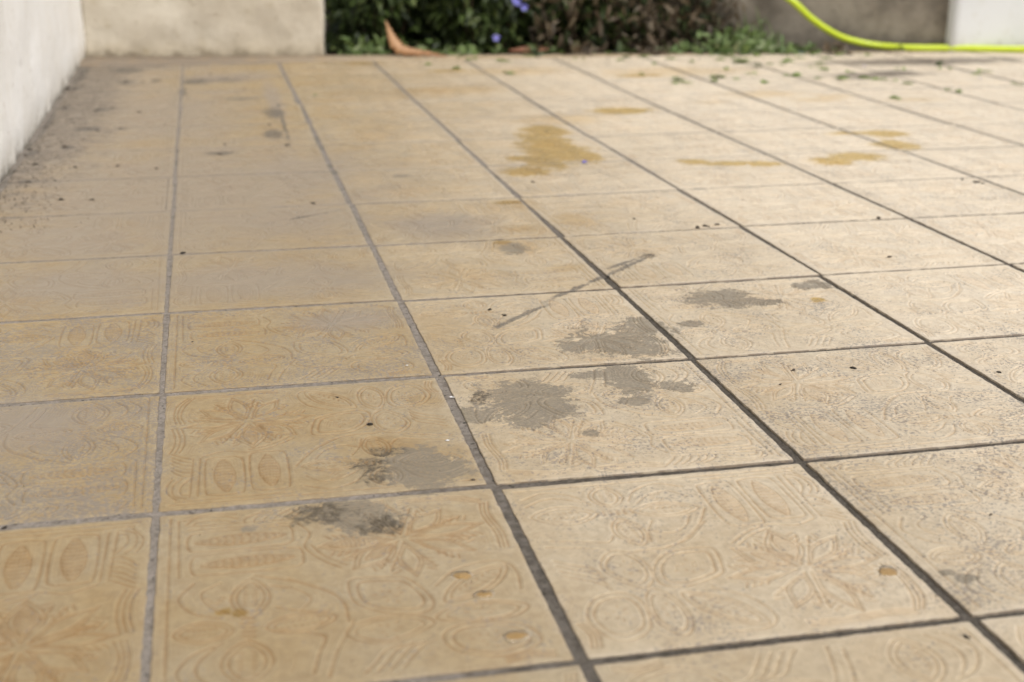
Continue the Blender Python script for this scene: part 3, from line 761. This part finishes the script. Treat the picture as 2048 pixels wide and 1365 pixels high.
M_REDDRY = mat_leaf('leaf_redbrown', (0.2, 0.075, 0.035), (0.3, 0.13, 0.065), (0.35, 0.16, 0.08), 0.1)
M_BLUE = mat_leaf('petal_blue', (0.16, 0.16, 0.62), (0.3, 0.3, 0.8), (0.5, 0.5, 0.88), 0.3)
M_LILAC = mat_leaf('petal_lilac', (0.42, 0.4, 0.75), (0.55, 0.53, 0.82), (0.7, 0.68, 0.88), 0.3)
nbs = NB('stem'); M_STEM = nbs.done(nbs.mix(nbs.noise(nbs.pos(1.0), 30, 4, 0.6), (0.05, 0.035, 0.02), (0.12, 0.085, 0.05)), 0.8)

LEAF_T = np.array([0.0, 0.18, 0.42, 0.7, 1.0]); LEAF_W = np.array([0.05, 0.32, 0.5, 0.36, 0.02])
def leaves_mesh(name, P, Dv, Nv, L, W, var, curl=0.25, fold=0.25):
    """many leaves: base P, direction D, normal N, length L, width W"""
    P, Dv, Nv = (np.asarray(a, float) for a in (P, Dv, Nv))
    Dv = Dv / np.linalg.norm(Dv, axis=1, keepdims=True)
    S = np.cross(Dv, Nv); S /= np.linalg.norm(S, axis=1, keepdims=True) + 1e-9
    U = np.cross(S, Dv)
    n = len(P); V = []; k = len(LEAF_T)
    L = np.asarray(L)[:, None]; W = np.asarray(W)[:, None]
    for t, w in zip(LEAF_T, LEAF_W):
        c = P + Dv * L * t - U * L * curl * t * t
        V += [c - S * W * w + U * W * fold * w, c, c + S * W * w + U * W * fold * w]
    V = np.stack(V, 1).reshape(-1, 3)
    f = []
    for i in range(k - 1):
        a = i * 3
        f += [(a, a + 1, a + 4, a + 3), (a + 1, a + 2, a + 5, a + 4)]
    f = (np.array(f)[None] + (np.arange(n) * 3 * k)[:, None, None]).reshape(-1, 4)
    return mesh_np(name, V, f, True, {'var': np.repeat(np.asarray(var), 3 * k)})

def bush(name, label, cx, off, rx, ry, h, count, mat, seed, leaf=(0.028, 0.013), droop=0.0, low=0.0, stems=9, flower=None, dry=0):
    r = np.random.default_rng(seed)
    base = np.array((cx * T, (backY(cx) + off) * T, -0.035))
    root = empty(name, tuple(base))
    tag(root, label, 'plant')
    sv = []
    pts = []
    for i in range(stems):
        a = r.uniform(0, 2 * math.pi); q = math.sqrt(r.uniform(0, 1))
        tip = np.array((rx * T * q * math.cos(a), ry * T * q * math.sin(a), h * r.uniform(0.55, 1.0)))
        b0 = np.array((tip[0] * 0.35, tip[1] * 0.35, 0))
        mid = (b0 + tip) / 2 + r.normal(0, 0.02, 3)
        path = cr([b0, mid, tip], 6)
        me = tube('stem', path, np.linspace(0.005, 0.0015, len(path)), 6)
        obj('stem', me, M_STEM, root)
    u = r.normal(0, 1, (count, 3)); u /= np.linalg.norm(u, axis=1, keepdims=True)
    rad = r.uniform(0.2, 1, count) ** 0.45
    clump = 0.78 + 0.3 * np.array([mnoise.noise(tuple(q * 2.2 + seed)) for q in u])
    P = u * (rad * clump)[:, None] * np.array((rx * T, ry * T, h * 0.5)) + np.array((0, 0, h * 0.5 + low))
    k_ = r.uniform(0, 1, count) < 0.35
    P[k_, 2] = r.uniform(0.0, 0.2, k_.sum())
    P[:, 2] = np.maximum(P[:, 2], 0.01 + 0.04 * r.uniform(0, 1, count))
    Dv = u * np.array((1, 1, 0.6)) + r.normal(0, 0.6, (count, 3)) + np.array((0, -0.2, -droop))
    Nv = np.array((0, 0, 1.0)) + r.normal(0, 0.45, (count, 3)) + np.array((0, -0.3, 0))
    s = r.uniform(0.65, 1.25, count)
    fo = obj('foliage', leaves_mesh('foliage', P, Dv, Nv, leaf[0] * s, leaf[1] * s, r.uniform(0, 1, count)), mat, root)
    fo['kind'] = 'stuff'
    if dry:
        P = np.stack([r.uniform(-rx, rx, dry) * T, r.uniform(-ry, ry * 0.6, dry) * T, r.uniform(0.02, h, dry)], 1)
        Dv = np.stack([r.normal(0, 0.75, dry), r.normal(0, 0.6, dry), r.normal(-0.7, 0.6, dry)], 1)
        s = r.uniform(0.5, 1.5, dry)
        d = obj('dry_foliage', leaves_mesh('dry_foliage', P, Dv, r.normal(0, 1, (dry, 3)) + (0, -1, 0.2), 0.045 * s, 0.014 * s, r.uniform(0, 1, dry), 0.3, 0.5), M_DRY, root)
        d['kind'] = 'stuff'
    for (fx, fy, fz) in (flower or []):
        fl_root = np.array((fx * T, fy * T, fz)) - base
        a = np.arange(5) * 2 * math.pi / 5 + r.uniform(0, 1)
        Dv = np.stack([np.cos(a), -0.45 * np.ones(5), np.sin(a)], 1)
        me = leaves_mesh('flower', np.repeat([fl_root], 5, 0), Dv, np.repeat([(0, -1.0, 0.2)], 5, 0), np.full(5, 0.014), np.full(5, 0.013), r.uniform(0.2, 0.9, 5), 0.15, 0.1)
        obj('flower', me, M_BLUE, root)
    return root

bush('leafy_shrub', 'dark leafy shrub growing beside the end of the cream wall', 2.2, 1.0, 0.95, 0.85, 0.6, 1700, M_GREEN, 21, (0.04, 0.019), 0.3)
bush('leafy_shrub', 'shaded shrub in the dark gap behind the curled orange leaf', 2.85, 1.7, 1.3, 0.8, 0.6, 3500, M_GREEN, 26, (0.04, 0.018), 0.3)
bush('leafy_shrub', 'shaded shrub at the back of the bed behind the brown leaves', 4.6, 1.8, 1.6, 0.7, 0.55, 3500, M_GREEN, 27, (0.04, 0.018), 0.3)
bush('leafy_shrub', 'dense green shrub with blue flowers in the middle of the bed', 3.45, 0.85, 1.0, 0.8, 0.6, 1900, M_GREEN, 22, (0.045, 0.02), 0.4, flower=[(3.72, 11.55, 0.168), (3.79, 11.52, 0.152), (3.68, 11.5, 0.176), (3.42, 11.3, 0.06)])
bush('leafy_shrub', 'green shrub with hanging brown dead leaves right of the blue flowers', 4.75, 0.9, 0.85, 0.75, 0.55, 1500, M_GREEN, 23, (0.045, 0.016), 0.8, dry=1100)
bush('dry_shrub', 'mostly brown withered shrub at the right end of the dark planting', 5.8, 0.8, 0.7, 0.6, 0.45, 700, M_GREEN, 24, (0.03, 0.012), 0.6, dry=800)

def tuft(name, label, x, off, spread, count, mat, seed, leaf, z=-0.02, up=0.6, group=None, h=0.03):
    r = np.random.default_rng(seed)
    base = np.array((x * T, (backY(x) + off) * T, z))
    root = empty(name, tuple(base)); tag(root, label, 'weed', group)
    P = np.stack([r.normal(0, spread * 0.5, count) * T, r.normal(0, spread * 0.3, count) * T, np.abs(r.normal(0, h, count))], 1)
    Dv = np.stack([r.normal(0, 0.8, count), r.normal(-0.2, 0.6, count), np.abs(r.normal(up, 0.4, count))], 1)
    s = r.uniform(0.6, 1.3, count)
    f = obj('foliage', leaves_mesh('foliage', P, Dv, r.normal(0, 0.5, (count, 3)) + (0, -0.6, 0.8), leaf[0] * s, leaf[1] * s, r.uniform(0, 1, count)), mat, root)
    f['kind'] = 'stuff'
    path = cr([(0, 0, 0), (0.002, 0, 0.02), (0.0, 0.004, 0.04)], 4)
    obj('stem', tube('stem', path, 0.0015, 5), M_STEM, root)
    return root
tuft('weed', 'low green weed at the foot of the cream wall end', 2.05, 0.1, 0.3, 60, M_PALE, 31, (0.034, 0.016))
tuft('weed', 'pale leafy weed beside the curled orange leaf', 3.0, 0.02, 0.3, 80, M_PALE, 32, (0.032, 0.017), up=0.3, h=0.02)
tuft('weed', 'small bright sprig standing at the edge below the blue flower', 3.42, -0.12, 0.06, 10, M_PALE, 33, (0.024, 0.009), 0.003, up=1.0, h=0.015)
tuft('weed', 'broad pale grey-green leaves lying at the bed edge below the brown shrub', 5.5, 0.02, 0.13, 16, M_PALE, 34, (0.04, 0.022), up=0.25, h=0.01)
tuft('weed', 'spreading heap of green clippings left of the concrete wall', 6.2, 0.02, 0.45, 200, M_PALE, 35, (0.038, 0.015), up=0.5, h=0.04)
tuft('weed', 'green clippings spilling over the bed edge below the brown shrub', 5.75, 0.05, 0.4, 60, M_PALE, 41, (0.034, 0.015), up=0.4, h=0.03)
tuft('weed', 'loose green clippings at the foot of the rising hose', 6.8, 0.0, 0.4, 70, M_PALE, 42, (0.036, 0.015), up=0.4, h=0.02)
for k, (x, n_, mt, lab) in enumerate(((2.55, 22, M_GREEN, 'sprig of dark leaves hanging over the bed edge right of the curled leaf'), (3.9, 20, M_GREEN, 'dark sprig hanging over the bed edge beside the flat dead leaf'), (4.4, 26, M_DRY, 'withered brown sprig drooping over the bed edge'), (4.85, 24, M_GREEN, 'green sprig drooping over the bed edge below the dead leaves'), (5.2, 30, M_DRY, 'brown dead leaves heaped at the bed edge left of the pale leaves'), (7.3, 26, M_DRY, 'brown litter heaped below the hose at the concrete wall foot'))):
    tuft('sprig', lab, x, -0.06 - 0.05 * (k % 3), 0.2, n_, mt, 60 + k, (0.034, 0.014), 0.002, up=0.3, h=0.012)
tuft('grass_tuft', 'upright tuft of green blades in front of the concrete wall', 6.45, 0.35, 0.36, 90, M_PALE, 36, (0.085, 0.007), up=1.5, h=0.03)
tuft('weed', 'low green trailing weed under the rising hose', 6.95, 0.12, 0.5, 90, M_PALE, 37, (0.03, 0.013), up=0.3, h=0.015)
tuft('weed', 'small lilac-tipped weed between the hose and the concrete wall', 8.2, 0.12, 0.05, 12, M_PALE, 38, (0.022, 0.008), -0.01, up=1.2, h=0.02)

# the large curled dry leaf
def ribbon_leaf(name, path, widths, face, mat, fold=0.2):
    path = np.asarray(path) * T; n = len(path); v = []; f = []
    face = np.asarray(face, float)
    for i in range(n):
        t = path[min(i + 1, n - 1)] - path[max(i - 1, 0)]; t /= np.linalg.norm(t)
        s = np.cross(t, face); s /= np.linalg.norm(s); u = np.cross(s, t)
        for k, q in enumerate(np.linspace(-1, 1, 7)):
            v.append(path[i] + s * widths[i] * T * q + u * widths[i] * T * fold * q * q)
    for i in range(n - 1):
        for k in range(6):
            f.append((i * 7 + k, i * 7 + k + 1, (i + 1) * 7 + k + 1, (i + 1) * 7 + k))
    me = mesh_np(name, v, f, True, {'var': np.clip(np.tile(np.linspace(0, 0.9, n)[:, None], (1, 7)) + 0.25 * rng.normal(0, 1, (n, 7)) + np.array([0, 0, 0, 0.5, 0, 0, 0]), 0, 1).ravel()})
    o = obj(name, me, mat)
    md = o.modifiers.new('thick', 'SOLIDIFY'); md.thickness = 0.0008
    return o
pth = cr([(2.83, 11.16, 0.02), (2.66, 11.18, 0.05), (2.48, 11.2, 0.07), (2.34, 11.22, 0.105), (2.27, 11.26, 0.19), (2.23, 11.3, 0.29), (2.19, 11.33, 0.4)], 6)
wd = np.interp(np.linspace(0, 1, len(pth)), [0, 0.2, 0.42, 0.6, 0.78, 1], [0.006, 0.026, 0.05, 0.07, 0.04, 0.004])
wd = wd * (1 + 0.16 * np.sin(np.arange(len(wd)) * 2.1) + 0.1 * np.sin(np.arange(len(wd)) * 4.7))
o = ribbon_leaf('dry_leaf', pth, wd, (0.2, -1.0, 0.35), M_BROWN, -0.35)
tag(o, 'large curled orange-brown dry leaf standing up at the bed edge', 'leaf')
pth = cr([(3.64, 11.62, 0.02), (3.8, 11.6, 0.03), (3.95, 11.6, 0.028), (4.1, 11.58, 0.03)], 6)
o = ribbon_leaf('dry_leaf', pth, np.interp(np.linspace(0, 1, len(pth)), [0, 0.4, 0.8, 1], [0.01, 0.04, 0.03, 0.004]), (0, -0.7, 0.7), M_REDDRY)
tag(o, 'flat red-brown dead leaf lying along the bed edge under the shrub', 'leaf')

# ------------------------------------------------------------------ litter on the tiles
def bit(name, x, y, L, W, mat, ang, lift=0.3, z=0.0015, n=1, seed=0):
    r = np.random.default_rng(seed)
    a = ang + r.uniform(-0.9, 0.9, n) * (n > 1)
    P = np.stack([r.normal(0, 0.011, n) * (n > 1), r.normal(0, 0.008, n) * (n > 1), np.zeros(n)], 1)
    Dv = np.stack([np.cos(a), np.sin(a), r.uniform(0.05, lift + 0.06, n)], 1)
    s = r.uniform(0.8, 1.15, n)
    me = leaves_mesh(name, P, Dv, r.normal(0, 0.25, (n, 3)) + (0, -0.15, 1), L * s, W * s, r.uniform(0, 1, n), 0.12, 0.35)
    o = obj(name, me, mat); o.location = (x * T, y * T, z)
    return o
BITS = [(5.967, 10.114), (5.977, 9.795), (5.666, 9.209), (4.79, 8.962), (4.606, 8.804), (4.497, 9.487), (5.099, 9.025), (5.482, 8.579), (5.98, 9.035), (6.195, 8.8), (6.343, 8.775), (6.585, 8.773), (6.778, 8.623), (7.88, 9.614), (7.927, 9.338), (6.954, 7.789), (7.048, 7.773), (7.929, 8.049), (6.494, 9.621), (6.595, 10.488), (7.249, 10.787), (6.253, 9.975), (5.063, 8.726), (5.351, 8.866), (4.798, 10.879), (4.33, 10.857), (3.763, 11.096), (2.58, 10.58), (2.828, 10.187), (3.205, 9.623), (1.191, 8.459), (7.604, 10.626), (7.838, 8.843), (6.202, 7.422), (8.003, 9.024), (6.542, 9.482), (6.887, 8.228), (7.328, 9.351), (6.707, 9.241), (6.106, 9.135), (5.4, 10.3), (5.7, 10.5), (6.1, 10.45), (6.4, 10.2), (5.2, 10.7), (6.9, 10.4), (5.5, 9.7), (6.7, 10.0), (4.6, 10.6), (4.9, 10.2), (3.1, 10.9), (3.3, 10.75), (2.95, 11.1), (6.0, 10.7), (6.3, 10.75), (5.0, 10.95)]
special = {0: ('largest green leaf lying on the tiles in front of the clippings', 0.062, 0.036, M_PALE, 1),
           1: ('folded bright green leaf overlapping the largest fallen leaf', 0.045, 0.022, M_PALE, 2),
           3: ('upright green leaf scrap on the tiles left of the fallen leaves', 0.035, 0.016, M_PALE, 3),
           13: ('dark green leaf scrap on the tiles below the hose', 0.026, 0.018, M_GREEN, 2),
           30: ('lone tiny green leaf scrap on a tile near the cream wall', 0.012, 0.008, M_PALE, 1),
           24: ('pale green scrap on the cement edge below the brown shrub', 0.03, 0.012, M_PALE, 2)}
for i, (x, y) in enumerate(BITS):
    rr = random.Random(100 + i)
    if i in special:
        lab, L, W, mt, k = special[i]
        o = bit('fallen_leaf', x, y, L, W, mt, rr.uniform(-0.6, 0.6) + (3.1 if rr.random() < 0.5 else 0), 0.6 if i in (1, 3, 13) else 0.25, n=k, seed=i)
        tag(o, lab, 'leaf', 'green leaf scraps scattered at the back of the tiles')
    else:
        o = bit('fallen_leaf', x, y, rr.uniform(0.024, 0.052), rr.uniform(0.012, 0.022), M_LITTER, rr.uniform(0, 6.28), 0.12, n=rr.choice([1, 2, 2, 3]), seed=i)
        tag(o, ('green leaf scrap by the bed edge left of the clippings' if y > 10.1 and x < 5.2 else 'green leaf scrap just in front of the heap of clippings' if y > 9.6 else 'green leaf scrap on the far right tiles below the hose' if x > 7.2 else 'green leaf scrap on the tiles in front of the largest fallen leaf'), 'leaf', 'green leaf scraps scattered at the back of the tiles')
PETALS = [(2.654, 4.944, 'lone blue petal on the joint below the large wet patch'), (4.921, 11.45, 'blue petal at the bed edge under the brown shrub'), (7.05, 11.0, 'white-lilac petal at the end of the green clippings'),
          (7.084, 9.656, 'faded lilac petal among the leaf scraps below the hose'), (7.755, 8.536, 'tiny faded lilac petal near the right edge of the photo')]
for i, (x, y, lab) in enumerate(PETALS):
    o = bit('flower_petal', x, y, 0.012, 0.009, M_LILAC if i else M_BLUE, i * 1.7, 0.4, n=2, seed=300 + i)
    tag(o, lab or 'tiny faded lilac petal on the pale tiles at the back right', 'petal', 'fallen petals on the tiles')

nbd = NB('dirt'); M_DIRT = nbd.done(nbd.mix(nbd.noise(nbd.pos(1.0), 220, 4, 0.7), (0.012, 0.01, 0.008), (0.05, 0.04, 0.03)), 0.85)
nbd = NB('brown_crumb'); M_CRUMB = nbd.done(nbd.mix(nbd.noise(nbd.pos(1.0), 220, 4, 0.7), (0.05, 0.038, 0.028), (0.13, 0.1, 0.075)), 0.85)
def crumb_mesh(seed, parts):
    r = np.random.default_rng(seed); V = []; F = []
    for k in range(parts):
        th = np.linspace(0, 2 * math.pi, 8, endpoint=False)
        c = r.normal(0, 0.7, 2) * (k > 0); s = r.uniform(0.5, 1.0) * (0.6 if k else 1.0)
        b = len(V)
        for z, q in ((0.0, 0.8), (0.35, 1.0), (0.75, 0.6)):
            for t in th:
                rr_ = s * q * r.uniform(0.7, 1.25)
                V.append((c[0] + rr_ * math.cos(t) * 1.3, c[1] + rr_ * math.sin(t), z * s))
        V.append((c[0], c[1], 0.9 * s)); V.append((c[0], c[1], 0))
        for j in range(2):
            for i in range(8):
                F.append((b + j * 8 + i, b + j * 8 + (i + 1) % 8, b + (j + 1) * 8 + (i + 1) % 8, b + (j + 1) * 8 + i))
        for i in range(0, 8, 2):
            F.append((b + 16 + i, b + 16 + i + 1, b + 16 + (i + 2) % 8, b + 24))
            F.append((b + (i + 2) % 8, b + i + 1, b + i, b + 25))
    return V, F
CR_ME = []
for s in range(6):
    V, F = crumb_mesh(50 + s, 1 + s % 3)
    a = mesh_np('dirt_crumb', V, F); a.materials.append(M_DIRT)
    b = a.copy(); b.materials.clear(); b.materials.append(M_CRUMB)
    CR_ME.append((a, b))
def crumb(x, y, size, label, group, dark=True, k=0, z=0.0003):
    o = link(bpy.data.objects.new('dirt_crumb', CR_ME[k % 6][0 if dark else 1]))
    o.location = (x * T, y * T, z); o.rotation_euler = (0, 0, k * 1.3)
    o.scale = (size, size, size * 0.8)
    return tag(o, label, 'dirt', group)
G1 = 'loose dirt crumbs on the tiles'
CM = [(0.693, 0.565, 3.4, 'round black crumb above the mouldy patch in the front tile'), (1.36, 1.781, 3.4, 'left one of two dark crumbs below the crossed scuff mark'),
      (1.404, 1.683, 3.2, 'right one of two dark crumbs below the crossed scuff mark'), (2.768, 3.043, 5, 'largest dark clod on the joint right of the scuff mark'), (2.82, 3.068, 6, 'clod touching the largest dark clod on the joint'),
      (2.903, 3.088, 3, 'small dark crumb just right of the paired clods'), (3.843, 3.063, 4.2, 'single black crumb on a joint of the pale right tiles'), (2.552, 0.765, 4, 'two-lobed dark crumb in the middle of the right tile'),
      (2.322, 0.789, 2.6, 'small grey crumb left of the two-lobed crumb'), (3.072, 0.607, 3.4, 'dark crumb near the right edge of the photo'), (2.208, 0.651, 2.4, 'thin dark splinter on the right tile'),
      (0.794, 4.046, 3.6, 'dark crumb just above a joint in the grey filmed tiles'), (2.492, 3.302, 2.4, 'tiny dark crumb above the joint left of the clods'), (0.062, 3.022, 4.2, 'blackish crumb stuck beside the wide grey joint'),
      (2.177, 4.394, 3.4, 'thin dark scrap below the large wet patch'), (0.111, 1.583, 2, 'tiny black dot on the left patterned tile'), (0.612, 0.844, 2.2, 'dark speck near the top of the tile with the mouldy patch'),
      (4.922, 3.87, 5, 'largest piece of the dark litter at the right edge'), (4.886, 3.958, 3.6, 'left piece of the dark litter at the right edge'), (4.944, 3.819, 3.6, 'right piece of the dark litter at the right edge'),
      (3.488, 2.263, 3.2, 'brownish crumb on the pale tile near a joint'), (2.006, 2.182, 3.2, 'dark crumb in the joint where the scuff mark crosses'), (2.365, -0.494, 2.2, 'dark speck on the front right tile'),
      (1.93, -1.096, 2.2, 'dark speck below the front right joint crossing'), (0.945, 0.051, 2.2, 'brown speck beside the grey patch near a joint crossing'), (-0.4, 0.003, 2.6, 'black speck on the front left joint'), (0.767, 5.971, 5.5, 'dark twig-like scrap at the end of the grey streak')]
for i, (x, y, s, lab) in enumerate(CM):
    crumb(x, y, s * 0.001 * (1.0 if y < 2 else 1.15), lab, G1, i not in (8, 20, 24), i)
nbd = NB('white_fleck'); M_FLECK = nbd.done((0.8, 0.8, 0.8), 0.6)
for k, (x, y, lab) in enumerate(((0.924, 0.375, 'white fleck beside the grey patch on the front middle tile'), (0.905, 1.133, 'white fleck near a joint crossing on the left patterned tile'), (1.006, 0.767, 'white fleck in the grey joint beside the large grey stain'))):
    me = CR_ME[k][0].copy(); me.materials.clear(); me.materials.append(M_FLECK)
    o = link(bpy.data.objects.new('paint_fleck', me)); o.location = (x * T, y * T, 0.0004); o.scale = (0.0022, 0.0022, 0.0008)
    tag(o, lab, 'fleck', 'white flecks on the tiles')
CWL = [(-1.005, 9.303), (-0.938, 9.292), (-0.887, 9.491), (-0.981, 8.063), (-0.928, 8.138), (-0.652, 7.893), (-0.548, 8.014), (-0.722, 6.99), (-0.649, 6.977), (-0.586, 6.849), (-0.428, 6.937), (-0.957, 11.482), (-0.227, 11.133), (-0.242, 9.743), (-0.515, 9.679), (-0.354, 9.651), (-0.199, 8.929), (-0.881, 4.977), (-1.0, 5.948), (-1.0, 5.326), (-0.898, 5.559), (-0.721, 4.994), (-0.457, 4.383), (-0.641, 4.419), (-0.991, 6.136), (-0.987, 7.109), (-0.763, 6.193), (-0.369, 5.407), (-0.118, 5.273), (-0.31, 7.75), (-0.099, 7.068), (0.334, 6.092), (0.293, 5.703), (0.575, 8.962), (0.276, 10.117), (0.694, 6.924), (-0.636, 5.423), (0.04, 9.123)]
for i, (x, y) in enumerate(CWL):
    rr = random.Random(700 + i)
    if i == 0:
        crumb(x, y, 0.008, 'largest black clod lying against the foot of the white wall', 'dirt by the white wall', True, i)
    elif i == 26:
        crumb(x, y, 0.007, 'reddish-brown scrap on the dirty tiles by the white wall', 'dirt by the white wall', False, i)
    else:
        crumb(x, y, rr.uniform(0.003, 0.006), ('small dirt crumb in the grimy back left corner' if y > 8.5 else 'small dirt crumb on the grimy tiles halfway along the white wall' if y > 6.5 else 'small dirt crumb near the front end of the white wall'), 'dirt by the white wall', rr.random() < 0.5, i)
# fine grit too small to count
r = np.random.default_rng(9)
V = []; F = []
def grit(x, y, s, z):
    b = len(V)
    a = r.uniform(0, 6.28)
    for k in range(3):
        V.append((x * T + s * math.cos(a + 2.1 * k), y * T + s * math.sin(a + 2.1 * k), z))
    V.append((x * T, y * T, z + s * 1.2))
    F.extend([(b, b + 1, b + 3), (b + 1, b + 2, b + 3), (b + 2, b, b + 3)])
for _ in range(1600):
    x = -1.0 + abs(r.normal(0, 0.2)); grit(x, r.uniform(3.6, 11.9), r.uniform(0.0005, 0.002), 0.0002)
for _ in range(500):
    grit(r.uniform(-1, 6), r.uniform(-1.2, 6), r.uniform(0.0003, 0.0009), 0.0002)
for _ in range(500):
    x = r.uniform(0, 9); grit(x, backY(x) - abs(r.normal(0, 0.5)), r.uniform(0.0008, 0.0022), 0.0005)
gr = obj('grit', mesh_np('grit', V, F, False), M_CRUMB)
tag(gr, 'fine dark grit scattered over the tiles', 'grit', kind='stuff')

# ------------------------------------------------------------------ water drops on the front tiles
nbw = NB('water')
tr = nbw.n('BsdfTransparent'); gl = nbw.n('BsdfGlossy'); gl.inputs['Roughness'].default_value = 0.04
fr = nbw.n('Fresnel'); fr.inputs['IOR'].default_value = 1.33
mx = nbw.n('MixShader'); nbw._in(mx.inputs[0], fr.outputs[0])
nbw.t.links.new(tr.outputs[0], mx.inputs[1]); nbw.t.links.new(gl.outputs[0], mx.inputs[2])
nbw.t.links.new(mx.outputs[0], nbw.t.nodes['Material Output'].inputs['Surface'])
M_WATER = nbw.mat
def drop(x, y, rx, ry, seed, label):
    r = np.random.default_rng(seed); rings = [(1.0, 0.0), (0.96, 0.4), (0.8, 0.75), (0.5, 0.95), (0.2, 1.0)]
    th = np.linspace(0, 2 * math.pi, 28, endpoint=False)
    out = 1 + 0.16 * np.sin(2 * th + r.uniform(0, 6)) + 0.1 * np.sin(3 * th + r.uniform(0, 6)) + 0.05 * np.sin(5 * th)
    V = []; F = []
    for q, z in rings:
        for t, k in zip(th, out): V.append((rx * T * q * k * math.cos(t), ry * T * q * k * math.sin(t), 0.0022 * z))
    V.append((0, 0, 0.0022)); n = 28
    for j in range(len(rings) - 1):
        for i in range(n): F.append((j * n + i, j * n + (i + 1) % n, (j + 1) * n + (i + 1) % n, (j + 1) * n + i))
    b = (len(rings) - 1) * n
    for i in range(0, n, 2): F.append((b + i, b + i + 1, b + (i + 2) % n, len(V) - 1))
    o = obj('water_drop', mesh_np('water_drop', V, F), M_WATER); o.location = (x * T, y * T, -0.0004)
    tag(o, label, 'water drop', 'water drops on the front tiles')
drop(0.802, -0.535, 0.026, 0.022, 1, 'upper of three water drops in a row on the front tile')
drop(0.836, -0.648, 0.025, 0.022, 2, 'middle of three water drops in a row on the front tile')
drop(0.869, -0.86, 0.031, 0.026, 3, 'lowest of three water drops in a row on the front tile')
drop(1.906, -0.747, 0.03, 0.026, 4, 'lone water drop near the front right joint')
